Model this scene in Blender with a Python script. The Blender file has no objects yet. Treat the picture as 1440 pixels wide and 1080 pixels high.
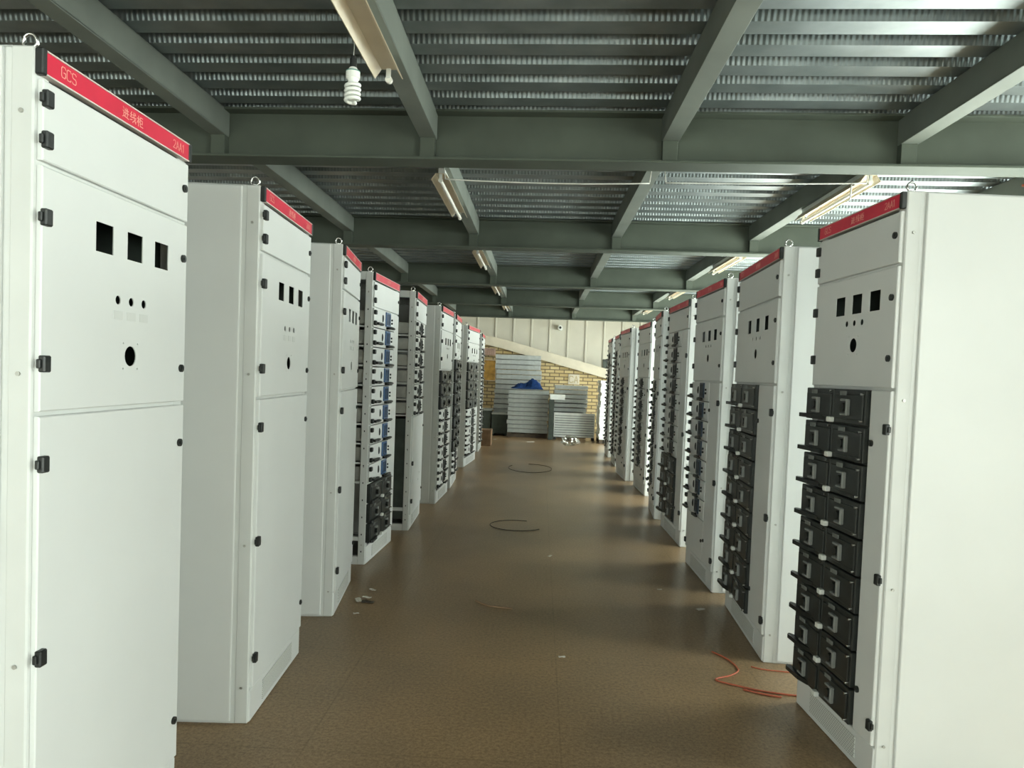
import bpy, bmesh, math, random
from mathutils import Vector, Matrix, Euler
random.seed(7)
C = bpy.context.scene.collection
PI = math.pi

# ------------------------------------------------------------------ materials
def mat(name, col, rough=0.5, metal=0.0, spec=0.5, noise=None, bump=None):
    m = bpy.data.materials.new(name); m.use_nodes = True
    nt = m.node_tree; b = nt.nodes['Principled BSDF']
    b.inputs['Base Color'].default_value = (*col, 1)
    b.inputs['Roughness'].default_value = rough
    b.inputs['Metallic'].default_value = metal
    b.inputs['Specular IOR Level'].default_value = spec
    tc = nt.nodes.new('ShaderNodeTexCoord')
    nz = nt.nodes.new('ShaderNodeTexNoise')
    sc, amt = noise or (9.0, 0.05)
    nz.inputs['Scale'].default_value = sc; nz.inputs['Detail'].default_value = 4
    nt.links.new(tc.outputs['Object'], nz.inputs['Vector'])
    rp = nt.nodes.new('ShaderNodeValToRGB')
    rp.color_ramp.elements[0].position = 0.3; rp.color_ramp.elements[1].position = 0.7
    rp.color_ramp.elements[0].color = (*[c*(1-amt) for c in col], 1)
    rp.color_ramp.elements[1].color = (*[min(1, c*(1+amt)) for c in col], 1)
    nt.links.new(nz.outputs['Fac'], rp.inputs['Fac'])
    nt.links.new(rp.outputs['Color'], b.inputs['Base Color'])
    if bump:
        bp = nt.nodes.new('ShaderNodeBump'); bp.inputs['Strength'].default_value = bump
        bp.inputs['Distance'].default_value = 0.01
        nt.links.new(nz.outputs['Fac'], bp.inputs['Height']); nt.links.new(bp.outputs['Normal'], b.inputs['Normal'])
    return m

M = {}
M['paint'] = mat('cabinet_paint', (.65, .668, .655), .42, 0, .4, (3, .02))
M['post'] = mat('post_paint', (.60, .618, .60), .45, 0, .4, (5, .03))
M['inside'] = mat('cabinet_inside', (.16, .165, .155), .6, 0, .3, (6, .08))  # darker than the outer paint: the shade inside is put into the colour
M['galv'] = mat('galvanised_sheet', (.40, .40, .37), .42, .6, .5, (14, .12))
M['black'] = mat('black_plastic', (.012, .014, .013), .42, 0, .45, (30, .15))
M['modblack'] = mat('black_module_plastic', (.020, .023, .021), .38, 0, .45, (40, .2))
M['grey'] = mat('grey_bracket_plastic', (.20, .21, .20), .45, 0, .45, (40, .08))
M['label'] = mat('grey_label', (.16, .17, .16), .5, 0, .4, (60, .2))
M['wbit'] = mat('white_plastic', (.70, .72, .68), .4, 0, .45, (40, .03))
M['blue'] = mat('blue_panel', (.028, .085, .20), .38, 0, .5, (40, .1))
M['navy'] = mat('dark_blue_panel', (.022, .040, .065), .38, 0, .5, (40, .1))
M['red'] = mat('red_band', (.60, .016, .050), .35, 0, .5, (20, .05))
M['trimw'] = mat('pale_trim', (.62, .56, .52), .4, 0, .5, (20, .05))
M['letter'] = mat('pale_pink_lettering', (.80, .36, .30), .5, 0, .3, (20, .05))
M['chrome'] = mat('bright_steel', (.62, .62, .60), .25, 1, .5, (20, .05))
M['beam'] = mat('grey_green_steel_paint', (.080, .094, .074), .7, 0, .2, (3, .12))
M['joist'] = mat('grey_steel_paint', (.165, .183, .160), .7, 0, .2, (3, .12))
M['cream'] = mat('cream_enamel', (.60, .52, .38), .4, 0, .45, (6, .06))
M['tube'] = mat('white_glass_tube', (.75, .74, .68), .2, 0, .5, (6, .02))
M['wire'] = mat('pale_wire', (.60, .60, .55), .5, 0, .4, (6, .05))
M['orange'] = mat('orange_cord', (.46, .115, .06), .5, 0, .4, (6, .1))
M['darkwire'] = mat('dark_wire', (.03, .026, .02), .5, 0, .4, (6, .1))
M['sheet'] = mat('grey_folded_sheet', (.36, .385, .37), .4, .25, .5, (10, .12))
M['sheetw'] = mat('white_folded_sheet', (.74, .77, .74), .45, 0, .4, (10, .05))
M['cloth'] = mat('blue_cloth', (.008, .035, .13), .85, 0, .2, (30, .35))
M['wallw'] = mat('white_wall', (.66, .63, .55), .7, 0, .3, (2, .04))
M['wallpan'] = mat('cream_wall_panel', (.53, .51, .43), .7, 0, .3, (2, .05))
M['coping'] = mat('cream_coping', (.50, .46, .36), .7, 0, .3, (5, .08))
M['darkbox'] = mat('dark_grey_box', (.05, .062, .052), .6, 0, .3, (12, .2))
M['card'] = mat('brown_cardboard', (.24, .15, .09), .8, 0, .2, (12, .15))
M['gold'] = mat('amber_sheet', (.50, .30, .07), .6, 0, .3, (9, .3))
M['brickish'] = mat('worn_ochre_letter', (.36, .30, .17), .7, 0, .3, (20, .2))
M['pinkgrille'] = mat('dull_pink_sheet', (.36, .25, .20), .6, 0, .3, (9, .15))
M['pallet'] = mat('pallet_wood', (.07, .055, .04), .8, 0, .2, (9, .3))
M['paper'] = mat('scrap_paper', (.55, .52, .46), .8, 0, .2, (30, .1))
M['scrapdark'] = mat('dark_scrap', (.05, .04, .03), .6, 0, .3, (30, .3))
M['bulbw'] = mat('bulb_white', (.78, .80, .76), .3, 0, .5, (9, .02))
M['bulbg'] = mat('bulb_ring_green', (.08, .25, .20), .4, 0, .5, (9, .02))

def floor_mat():
    m = bpy.data.materials.new('speckled_brown_floor'); m.use_nodes = True
    nt = m.node_tree; N = nt.nodes; L = nt.links; b = N['Principled BSDF']
    tc = N.new('ShaderNodeTexCoord')
    n1 = N.new('ShaderNodeTexNoise'); n1.inputs['Scale'].default_value = 62; n1.inputs['Detail'].default_value = 8; n1.inputs['Roughness'].default_value = .85
    L.new(tc.outputs['Object'], n1.inputs['Vector'])
    r1 = N.new('ShaderNodeValToRGB'); e = r1.color_ramp.elements
    e[0].position = .36; e[1].position = .66
    e[0].color = (.155, .098, .050, 1); e[1].color = (.42, .295, .168, 1)
    L.new(n1.outputs['Fac'], r1.inputs['Fac'])
    n2 = N.new('ShaderNodeTexNoise'); n2.inputs['Scale'].default_value = 1.3; n2.inputs['Detail'].default_value = 4
    L.new(tc.outputs['Object'], n2.inputs['Vector'])
    r2 = N.new('ShaderNodeValToRGB'); e = r2.color_ramp.elements
    e[0].position = .3; e[1].position = .75; e[0].color = (.80, .80, .80, 1); e[1].color = (1.1, 1.06, 1.0, 1)
    L.new(n2.outputs['Fac'], r2.inputs['Fac'])
    mx = N.new('ShaderNodeMixRGB'); mx.blend_type = 'MULTIPLY'; mx.inputs['Fac'].default_value = 1
    L.new(r1.outputs['Color'], mx.inputs[1]); L.new(r2.outputs['Color'], mx.inputs[2])
    # saw-cut joints
    br = N.new('ShaderNodeTexBrick'); br.offset = 0
    br.inputs['Scale'].default_value = 1; br.inputs['Mortar Size'].default_value = .004
    br.inputs['Brick Width'].default_value = 1.0; br.inputs['Row Height'].default_value = 1.0
    br.inputs['Color1'].default_value = (1, 1, 1, 1); br.inputs['Color2'].default_value = (.97, .97, .97, 1); br.inputs['Mortar'].default_value = (.84, .84, .82, 1)
    mp = N.new('ShaderNodeMapping'); mp.inputs['Location'].default_value = (.86, .3, 0)
    L.new(tc.outputs['Object'], mp.inputs['Vector']); L.new(mp.outputs['Vector'], br.inputs['Vector'])
    m2 = N.new('ShaderNodeMixRGB'); m2.blend_type = 'MULTIPLY'; m2.inputs['Fac'].default_value = 1
    L.new(mx.outputs['Color'], m2.inputs[1]); L.new(br.outputs['Color'], m2.inputs[2])
    L.new(m2.outputs['Color'], b.inputs['Base Color'])
    b.inputs['Roughness'].default_value = .30
    b.inputs['Specular IOR Level'].default_value = .28
    bp = N.new('ShaderNodeBump'); bp.inputs['Strength'].default_value = .05; bp.inputs['Distance'].default_value = .002
    L.new(n1.outputs['Fac'], bp.inputs['Height']); L.new(bp.outputs['Normal'], b.inputs['Normal'])
    return m
M['floor'] = floor_mat()

def deck_mat(name, emboss):
    m = bpy.data.materials.new(name); m.use_nodes = True
    nt = m.node_tree; N = nt.nodes; L = nt.links; b = N['Principled BSDF']
    tc = N.new('ShaderNodeTexCoord')
    n1 = N.new('ShaderNodeTexNoise'); n1.inputs['Scale'].default_value = 5; n1.inputs['Detail'].default_value = 5
    L.new(tc.outputs['Object'], n1.inputs['Vector'])
    r = N.new('ShaderNodeValToRGB'); e = r.color_ramp.elements
    e[0].position = .3; e[1].position = .7
    e[0].color = (.15, .175, .175, 1); e[1].color = (.24, .27, .27, 1)
    L.new(n1.outputs['Fac'], r.inputs['Fac']); L.new(r.outputs['Color'], b.inputs['Base Color'])
    b.inputs['Metallic'].default_value = .55; b.inputs['Roughness'].default_value = .38
    if emboss:
        w = N.new('ShaderNodeTexWave'); w.wave_type = 'BANDS'; w.bands_direction = 'X'
        w.inputs['Scale'].default_value = 38.0 / 3.1416 ; w.inputs['Distortion'].default_value = .6
        w.inputs['Detail'].default_value = 0
        L.new(tc.outputs['Object'], w.inputs['Vector'])
        bp = N.new('ShaderNodeBump'); bp.inputs['Strength'].default_value = .38; bp.inputs['Distance'].default_value = .008
        L.new(w.outputs['Fac'], bp.inputs['Height']); L.new(bp.outputs['Normal'], b.inputs['Normal'])
    return m
M['deck'] = deck_mat('galvanised_deck', False)
M['deckweb'] = deck_mat('galvanised_deck_embossed', True)

def brick_mat():
    m = bpy.data.materials.new('yellow_brick'); m.use_nodes = True
    nt = m.node_tree; N = nt.nodes; L = nt.links; b = N['Principled BSDF']
    tc = N.new('ShaderNodeTexCoord'); mp = N.new('ShaderNodeMapping')
    mp.inputs['Rotation'].default_value = (PI/2, 0, 0)
    L.new(tc.outputs['Object'], mp.inputs['Vector'])
    br = N.new('ShaderNodeTexBrick'); br.inputs['Scale'].default_value = 1
    br.inputs['Brick Width'].default_value = .25; br.inputs['Row Height'].default_value = .090; br.inputs['Mortar Size'].default_value = .012
    br.inputs['Color1'].default_value = (.52, .42, .22, 1); br.inputs['Color2'].default_value = (.40, .30, .13, 1); br.inputs['Mortar'].default_value = (.13, .095, .055, 1)
    L.new(mp.outputs['Vector'], br.inputs['Vector']); L.new(br.outputs['Color'], b.inputs['Base Color'])
    b.inputs['Roughness'].default_value = .8
    bp = N.new('ShaderNodeBump'); bp.inputs['Strength'].default_value = .5; bp.inputs['Distance'].default_value = .01; bp.invert = True
    L.new(br.outputs['Fac'], bp.inputs['Height']); L.new(bp.outputs['Normal'], b.inputs['Normal'])
    return m
M['brick'] = brick_mat()

def vent_mat():
    m = bpy.data.materials.new('perforated_vent'); m.use_nodes = True
    nt = m.node_tree; N = nt.nodes; L = nt.links; b = N['Principled BSDF']
    tc = N.new('ShaderNodeTexCoord'); mp = N.new('ShaderNodeMapping'); mp.inputs['Rotation'].default_value = (PI/2, 0, 0)
    L.new(tc.outputs['Object'], mp.inputs['Vector'])
    br = N.new('ShaderNodeTexBrick'); br.inputs['Scale'].default_value = 1
    br.inputs['Brick Width'].default_value = .014; br.inputs['Row Height'].default_value = .009; br.inputs['Mortar Size'].default_value = .0028
    br.inputs['Color1'].default_value = (.22, .23, .22, 1); br.inputs['Color2'].default_value = (.28, .29, .28, 1); br.inputs['Mortar'].default_value = (.62, .64, .61, 1)
    L.new(mp.outputs['Vector'], br.inputs['Vector']); L.new(br.outputs['Color'], b.inputs['Base Color'])
    b.inputs['Roughness'].default_value = .5
    return m
M['vent'] = vent_mat()

def glass_mat(name, fac, tint, rough):
    m = bpy.data.materials.new(name); m.use_nodes = True
    nt = m.node_tree; N = nt.nodes; L = nt.links
    for n in list(N): N.remove(n)
    o = N.new('ShaderNodeOutputMaterial'); t = N.new('ShaderNodeBsdfTransparent'); g = N.new('ShaderNodeBsdfGlossy'); x = N.new('ShaderNodeMixShader')
    t.inputs['Color'].default_value = (*tint, 1); g.inputs['Roughness'].default_value = rough
    x.inputs['Fac'].default_value = fac
    L.new(t.outputs[0], x.inputs[1]); L.new(g.outputs[0], x.inputs[2]); L.new(x.outputs[0], o.inputs['Surface'])
    return m
M['glass'] = glass_mat('window_glass', .06, (.97, 1, .98), .02)
M['film'] = glass_mat('clear_plastic_film', .35, (.9, .93, .92), .18)

# ------------------------------------------------------------------ mesh helpers
class MB:
    """collects shapes, then links them as ONE mesh object"""
    def __init__(s): s.bm = bmesh.new(); s.mi = {}
    def _idx(s, m):
        if m not in s.mi: s.mi[m] = len(s.mi)
        return s.mi[m]
    def box(s, x0, x1, y0, y1, z0, z1, m=None, bev=0, seg=1):
        g = bmesh.new()
        vs = [g.verts.new((x, y, z)) for x in (x0, x1) for y in (y0, y1) for z in (z0, z1)]
        for f in ((0,1,3,2),(4,6,7,5),(0,4,5,1),(2,3,7,6),(0,2,6,4),(1,5,7,3)): g.faces.new([vs[i] for i in f])
        bmesh.ops.recalc_face_normals(g, faces=g.faces)
        if bev: bmesh.ops.bevel(g, geom=list(g.edges), offset=bev, segments=seg, affect='EDGES', profile=.5)
        s.add(g, m); return s
    def add(s, g, m=None, mx=None):
        if mx is not None: g.transform(mx)
        i = s._idx(m) if m else 0
        for f in g.faces: f.material_index = i
        me = bpy.data.meshes.new('t'); g.to_mesh(me); g.free(); s.bm.from_mesh(me); bpy.data.meshes.remove(me)
        return s
    def cyl(s, p, r, h, axis='Y', m=None, seg=16, r2=None):
        g = bmesh.new(); bmesh.ops.create_cone(g, cap_ends=True, segments=seg, radius1=r, radius2=r if r2 is None else r2, depth=h)
        rot = {'X': Matrix.Rotation(PI/2, 4, 'Y'), 'Y': Matrix.Rotation(PI/2, 4, 'X'), 'Z': Matrix.Identity(4)}[axis]
        return s.add(g, m, Matrix.Translation(p) @ rot)
    def ball(s, p, r, m=None, scale=(1,1,1), rot=None, u=14, v=8):
        g = bmesh.new(); bmesh.ops.create_uvsphere(g, u_segments=u, v_segments=v, radius=r)
        mx = Matrix.Translation(p) @ (rot or Matrix.Identity(4)) @ Matrix.Diagonal((*scale, 1))
        return s.add(g, m, mx)
    def prism(s, pts, a0, a1, axis='Y', m=None):
        """pts: outline in the two other axes, extruded from a0 to a1 along axis"""
        g = bmesh.new()
        def P(q, a):
            return {'Y': (q[0], a, q[1]), 'X': (a, q[0], q[1]), 'Z': (q[0], q[1], a)}[axis]
        A = [g.verts.new(P(q, a0)) for q in pts]; B = [g.verts.new(P(q, a1)) for q in pts]
        g.faces.new(A); g.faces.new(B[::-1])
        for i in range(len(pts)):
            j = (i+1) % len(pts); g.faces.new((A[i], A[j], B[j], B[i]))
        bmesh.ops.recalc_face_normals(g, faces=g.faces)
        return s.add(g, m)
    def tube(s, pts, r, m=None, seg=8, closed=False):
        g = bmesh.new(); P = [Vector(p) for p in pts]; n = len(P); rings = []
        up = Vector((0, 0, 1))
        for i in range(n):
            if closed: d = P[(i+1) % n] - P[i-1]
            else: d = P[min(i+1, n-1)] - P[max(i-1, 0)]
            d.normalize()
            a = d.cross(up)
            if a.length < 1e-3: a = d.cross(Vector((1, 0, 0)))
            a.normalize(); b = a.cross(d)
            rings.append([g.verts.new(P[i] + r*(math.cos(t)*a + math.sin(t)*b)) for t in [2*PI*k/seg for k in range(seg)]])
        for i in range(n if closed else n-1):
            A, B = rings[i], rings[(i+1) % n]
            for k in range(seg): g.faces.new((A[k], A[(k+1) % seg], B[(k+1) % seg], B[k]))
        if not closed: g.faces.new(rings[0]); g.faces.new(rings[-1][::-1])
        bmesh.ops.recalc_face_normals(g, faces=g.faces)
        for f in g.faces: f.smooth = True
        return s.add(g, m)
    def mesh(s, name, default=None):
        me = bpy.data.meshes.new(name); s.bm.to_mesh(me); s.bm.free()
        keys = sorted(s.mi, key=s.mi.get)
        for k in keys: me.materials.append(M[k])
        if not keys: me.materials.append(M[default])
        return me
    def build(s, name, default=None, parent=None, loc=None):
        return link(name, s.mesh(name, default), parent, loc)

def link(name, me, parent=None, loc=None):
    o = bpy.data.objects.new(name, me); C.objects.link(o)
    if parent: o.parent = parent
    if loc: o.location = loc
    return o

def tag(o, label=None, cat=None, group=None, kind=None):
    if label: o['label'] = label
    if cat: o['category'] = cat
    if group: o['group'] = group
    if kind: o['kind'] = kind
    return o

def empty(name, loc=(0,0,0), rz=0.0):
    o = bpy.data.objects.new(name, None); C.objects.link(o); o.location = loc; o.rotation_euler = (0, 0, rz)
    o.empty_display_size = .1
    return o

def struct(name, mb, default=None, parent=None):
    o = mb.build(name, default, parent)
    if not parent: o['kind'] = 'structure'
    return o

def panel_mesh(x0, x1, z0, z1, th, holes, m, name='door'):
    """door leaf in XZ, front face at y=-th, with real cut-outs; holes: ('r',cx,cz,w,h) / ('c',cx,cz,r)"""
    g = bmesh.new(); b = .003
    def loop(pts, y):
        v = [g.verts.new((p[0], y, p[1])) for p in pts]
        return v, [g.edges.new((v[i], v[(i+1) % len(v)])) for i in range(len(v))]
    outer = [(x0+b, z0+b), (x1-b, z0+b), (x1-b, z1-b), (x0+b, z1-b)]
    outs = [(x0, z0), (x1, z0), (x1, z1), (x0, z1)]
    of, oe = loop(outer, -th); es = list(oe); ls = []
    for h in holes:
        if h[0] == 'r':
            _, cx, cz, w, hh = h; pts = [(cx-w/2, cz-hh/2), (cx+w/2, cz-hh/2), (cx+w/2, cz+hh/2), (cx-w/2, cz+hh/2)]
        else:
            _, cx, cz, r = h; pts = [(cx+r*math.cos(t), cz+r*math.sin(t)) for t in [2*PI*k/20 for k in range(20)]]
        v, e = loop(pts, -th); es += e; ls.append((v, pts))
    bmesh.ops.triangle_fill(g, use_beauty=True, use_dissolve=False, edges=es)
    for v, pts in ls:
        back = [g.verts.new((p[0], -th+.003, p[1])) for p in pts]
        for i in range(len(v)):
            j = (i+1) % len(v); g.faces.new((v[i], v[j], back[j], back[i]))
    mid = [g.verts.new((p[0], -th+b, p[1])) for p in outs]; bk = [g.verts.new((p[0], 0, p[1])) for p in outs]
    for A, B in ((of, mid), (mid, bk)):
        for i in range(4):
            j = (i+1) % 4; g.faces.new((A[i], A[j], B[j], B[i]))
    bmesh.ops.recalc_face_normals(g, faces=g.faces)
    ref = next(f for f in g.faces if abs(f.normal.y) > .9)
    if ref.normal.y > 0: bmesh.ops.reverse_faces(g, faces=list(g.faces))
    mb = MB(); mb.add(g, m); return mb.mesh(name)

# ------------------------------------------------------------------ shared small meshes for the cabinets
def mk_hinge(flip=1):
    mb = MB(); mb.box(-.009, .017, -.017, 0, -.020, .020, 'black', .003)
    mb.box(-.016, -.009, -.010, 0, -.011, .011, 'black', .002)
    me = mb.mesh('hinge')
    if flip < 0:
        me.transform(Matrix.Diagonal((-1, 1, 1, 1))); me.flip_normals()
    return me
HINGE = mk_hinge(1); HINGE_R = mk_hinge(-1)
_m = MB(); _m.cyl((0, -.003, 0), .0125, .008, 'Y', 'black', 18); _m.cyl((0, -.008, 0), .006, .004, 'Y', 'modblack', 12); LOCK = _m.mesh('lock')
_m = MB(); _m.cyl((0, -.002, 0), .0055, .005, 'X', 'galv', 10); SCREW = _m.mesh('screw')
_m = MB(); _m.tube([(.0, .017*math.cos(2*PI*k/20), .021+.017*math.sin(2*PI*k/20)) for k in range(20)], .0045, 'chrome', 8, True)
_m.cyl((0, 0, .003), .012, .006, 'Z', 'chrome', 14); EYE = _m.mesh('eye_bolt')

GLYPH = {
 'G': (.62, [[(.58,.82),(.48,.97),(.14,.97),(.02,.82),(.02,.18),(.14,.03),(.48,.03),(.58,.18),(.58,.48),(.32,.48)]]),
 'C': (.62, [[(.58,.82),(.48,.97),(.14,.97),(.02,.82),(.02,.18),(.14,.03),(.48,.03),(.58,.18)]]),
 'S': (.62, [[(.57,.85),(.46,.97),(.14,.97),(.03,.85),(.03,.65),(.14,.52),(.46,.48),(.57,.36),(.57,.15),(.46,.03),(.14,.03),(.02,.15)]]),
 '2': (.62, [[(.03,.82),(.14,.97),(.46,.97),(.57,.84),(.57,.62),(.03,.03),(.58,.03)]]),
 'A': (.66, [[(.02,.0),(.31,1.),(.60,.0)],[(.12,.33),(.50,.33)]]),
 '1': (.40, [[(.06,.80),(.22,1.),(.22,.0)]]),
 '\u8fdb': (1.12, [[(.35,.75),(.95,.75)],[(.3,.48),(1,.48)],[(.52,.95),(.50,.45),(.40,.22)],[(.78,.95),(.78,.2)],[(.08,.95),(.2,.82)],[(.05,.6),(.2,.6),(.15,.22)],[(.0,.05),(.2,.15),(1,.05)]]),
 '\u7ebf': (1.12, [[(.25,.95),(.1,.7),(.3,.7),(.05,.45),(.35,.45)],[(0,.15),(.35,.25)],[(.45,.72),(.95,.8)],[(.42,.48),(1,.56)],[(.6,.97),(.7,.4),(.98,.03),(1,.2)],[(.95,.42),(.45,.03)],[(.8,.97),(.9,.88)]]),
 '\u67dc': (1.12, [[(0,.72),(.42,.72)],[(.21,.97),(.21,0)],[(.21,.68),(0,.3)],[(.21,.62),(.4,.42)],[(.97,.92),(.52,.92),(.52,.05),(1,.05)],[(.52,.66),(.9,.66),(.9,.34),(.52,.34)]]),
}
_fc = {}
def text_mesh(txt, size, m='letter', wd=.075):
    """monoline lettering built from strokes, vertically centred, front towards -Y"""
    k = (txt, size, m)
    if k in _fc: return _fc[k]
    mb = MB(); x = 0; h = wd*size/2
    for ch in txt:
        adv, strokes = GLYPH[ch]
        for st in strokes:
            for a, b_ in zip(st, st[1:]):
                ax, az, bx_, bz = x+a[0]*size, (a[1]-.5)*size, x+b_[0]*size, (b_[1]-.5)*size
                d = math.hypot(bx_-ax, bz-az) or 1e-6; ux, uz = (bx_-ax)/d, (bz-az)/d
                ax -= ux*h; az -= uz*h; bx_ += ux*h; bz += uz*h
                mb.prism([(ax-uz*h, az+ux*h), (bx_-uz*h, bz+ux*h), (bx_+uz*h, bz-ux*h), (ax+uz*h, az-ux*h)], -.0008, 0, 'Y', m)
        x += (adv+.12)*size
    _fc[k] = mb.mesh('lettering'); return _fc[k]

# -- withdrawable drawer unit: white face with black furniture and a coloured breaker panel
ROW = .147
_dc = {}
def drawer_meshes(w, colour):
    k = (round(w, 3), colour)
    if k in _dc: return _dc[k]
    d = {}
    d['face'] = MB().box(.006, w-.003, -.016, 0, .003, ROW-.004, 'paint', .002).mesh('drawer')
    d['latch'] = MB().box(-.004, .032, -.036, -.014, -.017, .017, 'black', .005).mesh('latch')
    lv = MB(); n = 9
    lv.ball((w*.175, -.044, .030), .5, 'black', (w*.27, .024, .024)); lv.cyl((.03, -.03, .030), .010, .045, 'Y', 'black', 10)
    lv.box(.01, w*.12, -.055, -.035, .022, .038, 'black', .004)
    d['lever'] = lv.mesh('lever')
    l2 = MB(); l2.ball((w*.70, -.044, .018), .5, 'black', (w*.34, .024, .024)); l2.cyl((w*.60, -.03, .014), .009, .045, 'Y', 'black', 10)
    d['pull'] = l2.mesh('pull_handle')
    sw = MB(); sw.ball((w*.40, -.017, .082), .5, 'black', (.024, .018, .060))
    d['switch'] = sw.mesh('rotary_switch')
    c = colour
    bp = MB(); x0, x1 = w*.53, w*.75
    bp.box(x0, x1, -.026, -.014, .026, ROW-.008, c, .003)
    for q in (.22, .52, .80): bp.box(x0+(x1-x0)*q-.003, x0+(x1-x0)*q+.003, -.030, -.024, .040, ROW-.022, 'modblack' if c != 'modblack' else 'black', .001)
    d['panel'] = bp.mesh('breaker_panel')
    bt = MB()
    for z in (.062, .088): bt.cyl((w*.84, -.020, z), .008, .012, 'Y', 'black', 10)
    d['button'] = bt.mesh('push_button')
    _dc[k] = d; return d

def put_drawer(root, w, z, colour):
    d = drawer_meshes(w, colour)
    f = link('drawer', d['face'], root, (0, 0, z))
    link('latch', d['latch'], f, (0, 0, ROW*.76)); link('latch', d['latch'], f, (0, 0, ROW*.22))
    link('lever', d['lever'], f); link('pull_handle', d['pull'], f); link('rotary_switch', d['switch'], f)
    p = link('breaker_panel', d['panel'], f)
    if colour in ('blue', 'navy'): p['label'] = 'blue breaker panel'
    link('push_button', d['button'], f)
    return f

_mc = {}
def module_meshes(w, h):
    k = (round(w, 3), round(h, 3))
    if k in _mc: return _mc[k]
    d = {}
    b = MB()
    for a0, a1 in ((.004, w/2-.002), (w/2+.002, w-.002)):
        b.box(a0, a1, -.030, 0, .004, h-.004, 'modblack', .003)
        b.box(a0+.012, a1-.012, -.036, -.028, .022, h-.024, 'modblack', .003)
    for z in (.02, h-.022): b.cyl((w-.016, -.038, z), .0045, .014, 'Y', 'chrome', 8)
    for z in (h-.014,): b.cyl((w*.46, -.034, z), .004, .01, 'Y', 'chrome', 8)
    d['face'] = b.mesh('breaker_module')
    br = MB(); s = .058; t = .014
    br.box(-s/2+s-t, s/2, -.052, -.034, -.034, .034, 'grey', .004)
    br.box(-s/2, s/2-t+.002, -.052, -.034, .024, .034, 'grey', .003); br.box(-s/2, s/2-t+.002, -.052, -.034, -.034, -.024, 'grey', .003)
    br.cyl((-.006, -.044, 0), .018, .022, 'Y', 'black', 14)
    d['bracket'] = br.mesh('switch_bracket')
    lv = MB(); lv.prism([(-.012, -.050), (.004, -.062), (w*.22, -.056), (w*.34, -.036), (.01, -.034), (-.006, -.042)], .010, .028, 'Z', 'black')
    d['lever'] = lv.mesh('lever')
    d['tab'] = MB().box(-.016, .016, -.052, -.03, -.011, .011, 'wbit', .003).mesh('white_tab')
    d['plate'] = MB().box(-.026, .026, -.0385, -.034, -.009, .009, 'label', .001).mesh('name_plate')
    _mc[k] = d; return d

def put_module(root, w, z, h):
    d = module_meshes(w, h)
    f = link('breaker_module', d['face'], root, (0, 0, z))
    for q in (.24, .74):
        link('switch_bracket', d['bracket'], f, (w*q, 0, h*.48)); link('name_plate', d['plate'], f, (w*(q-.06), 0, h-.020))
    link('lever', d['lever'], f)
    link('white_tab', d['tab'], f, (w*.50, 0, .014))
    return f

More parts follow.
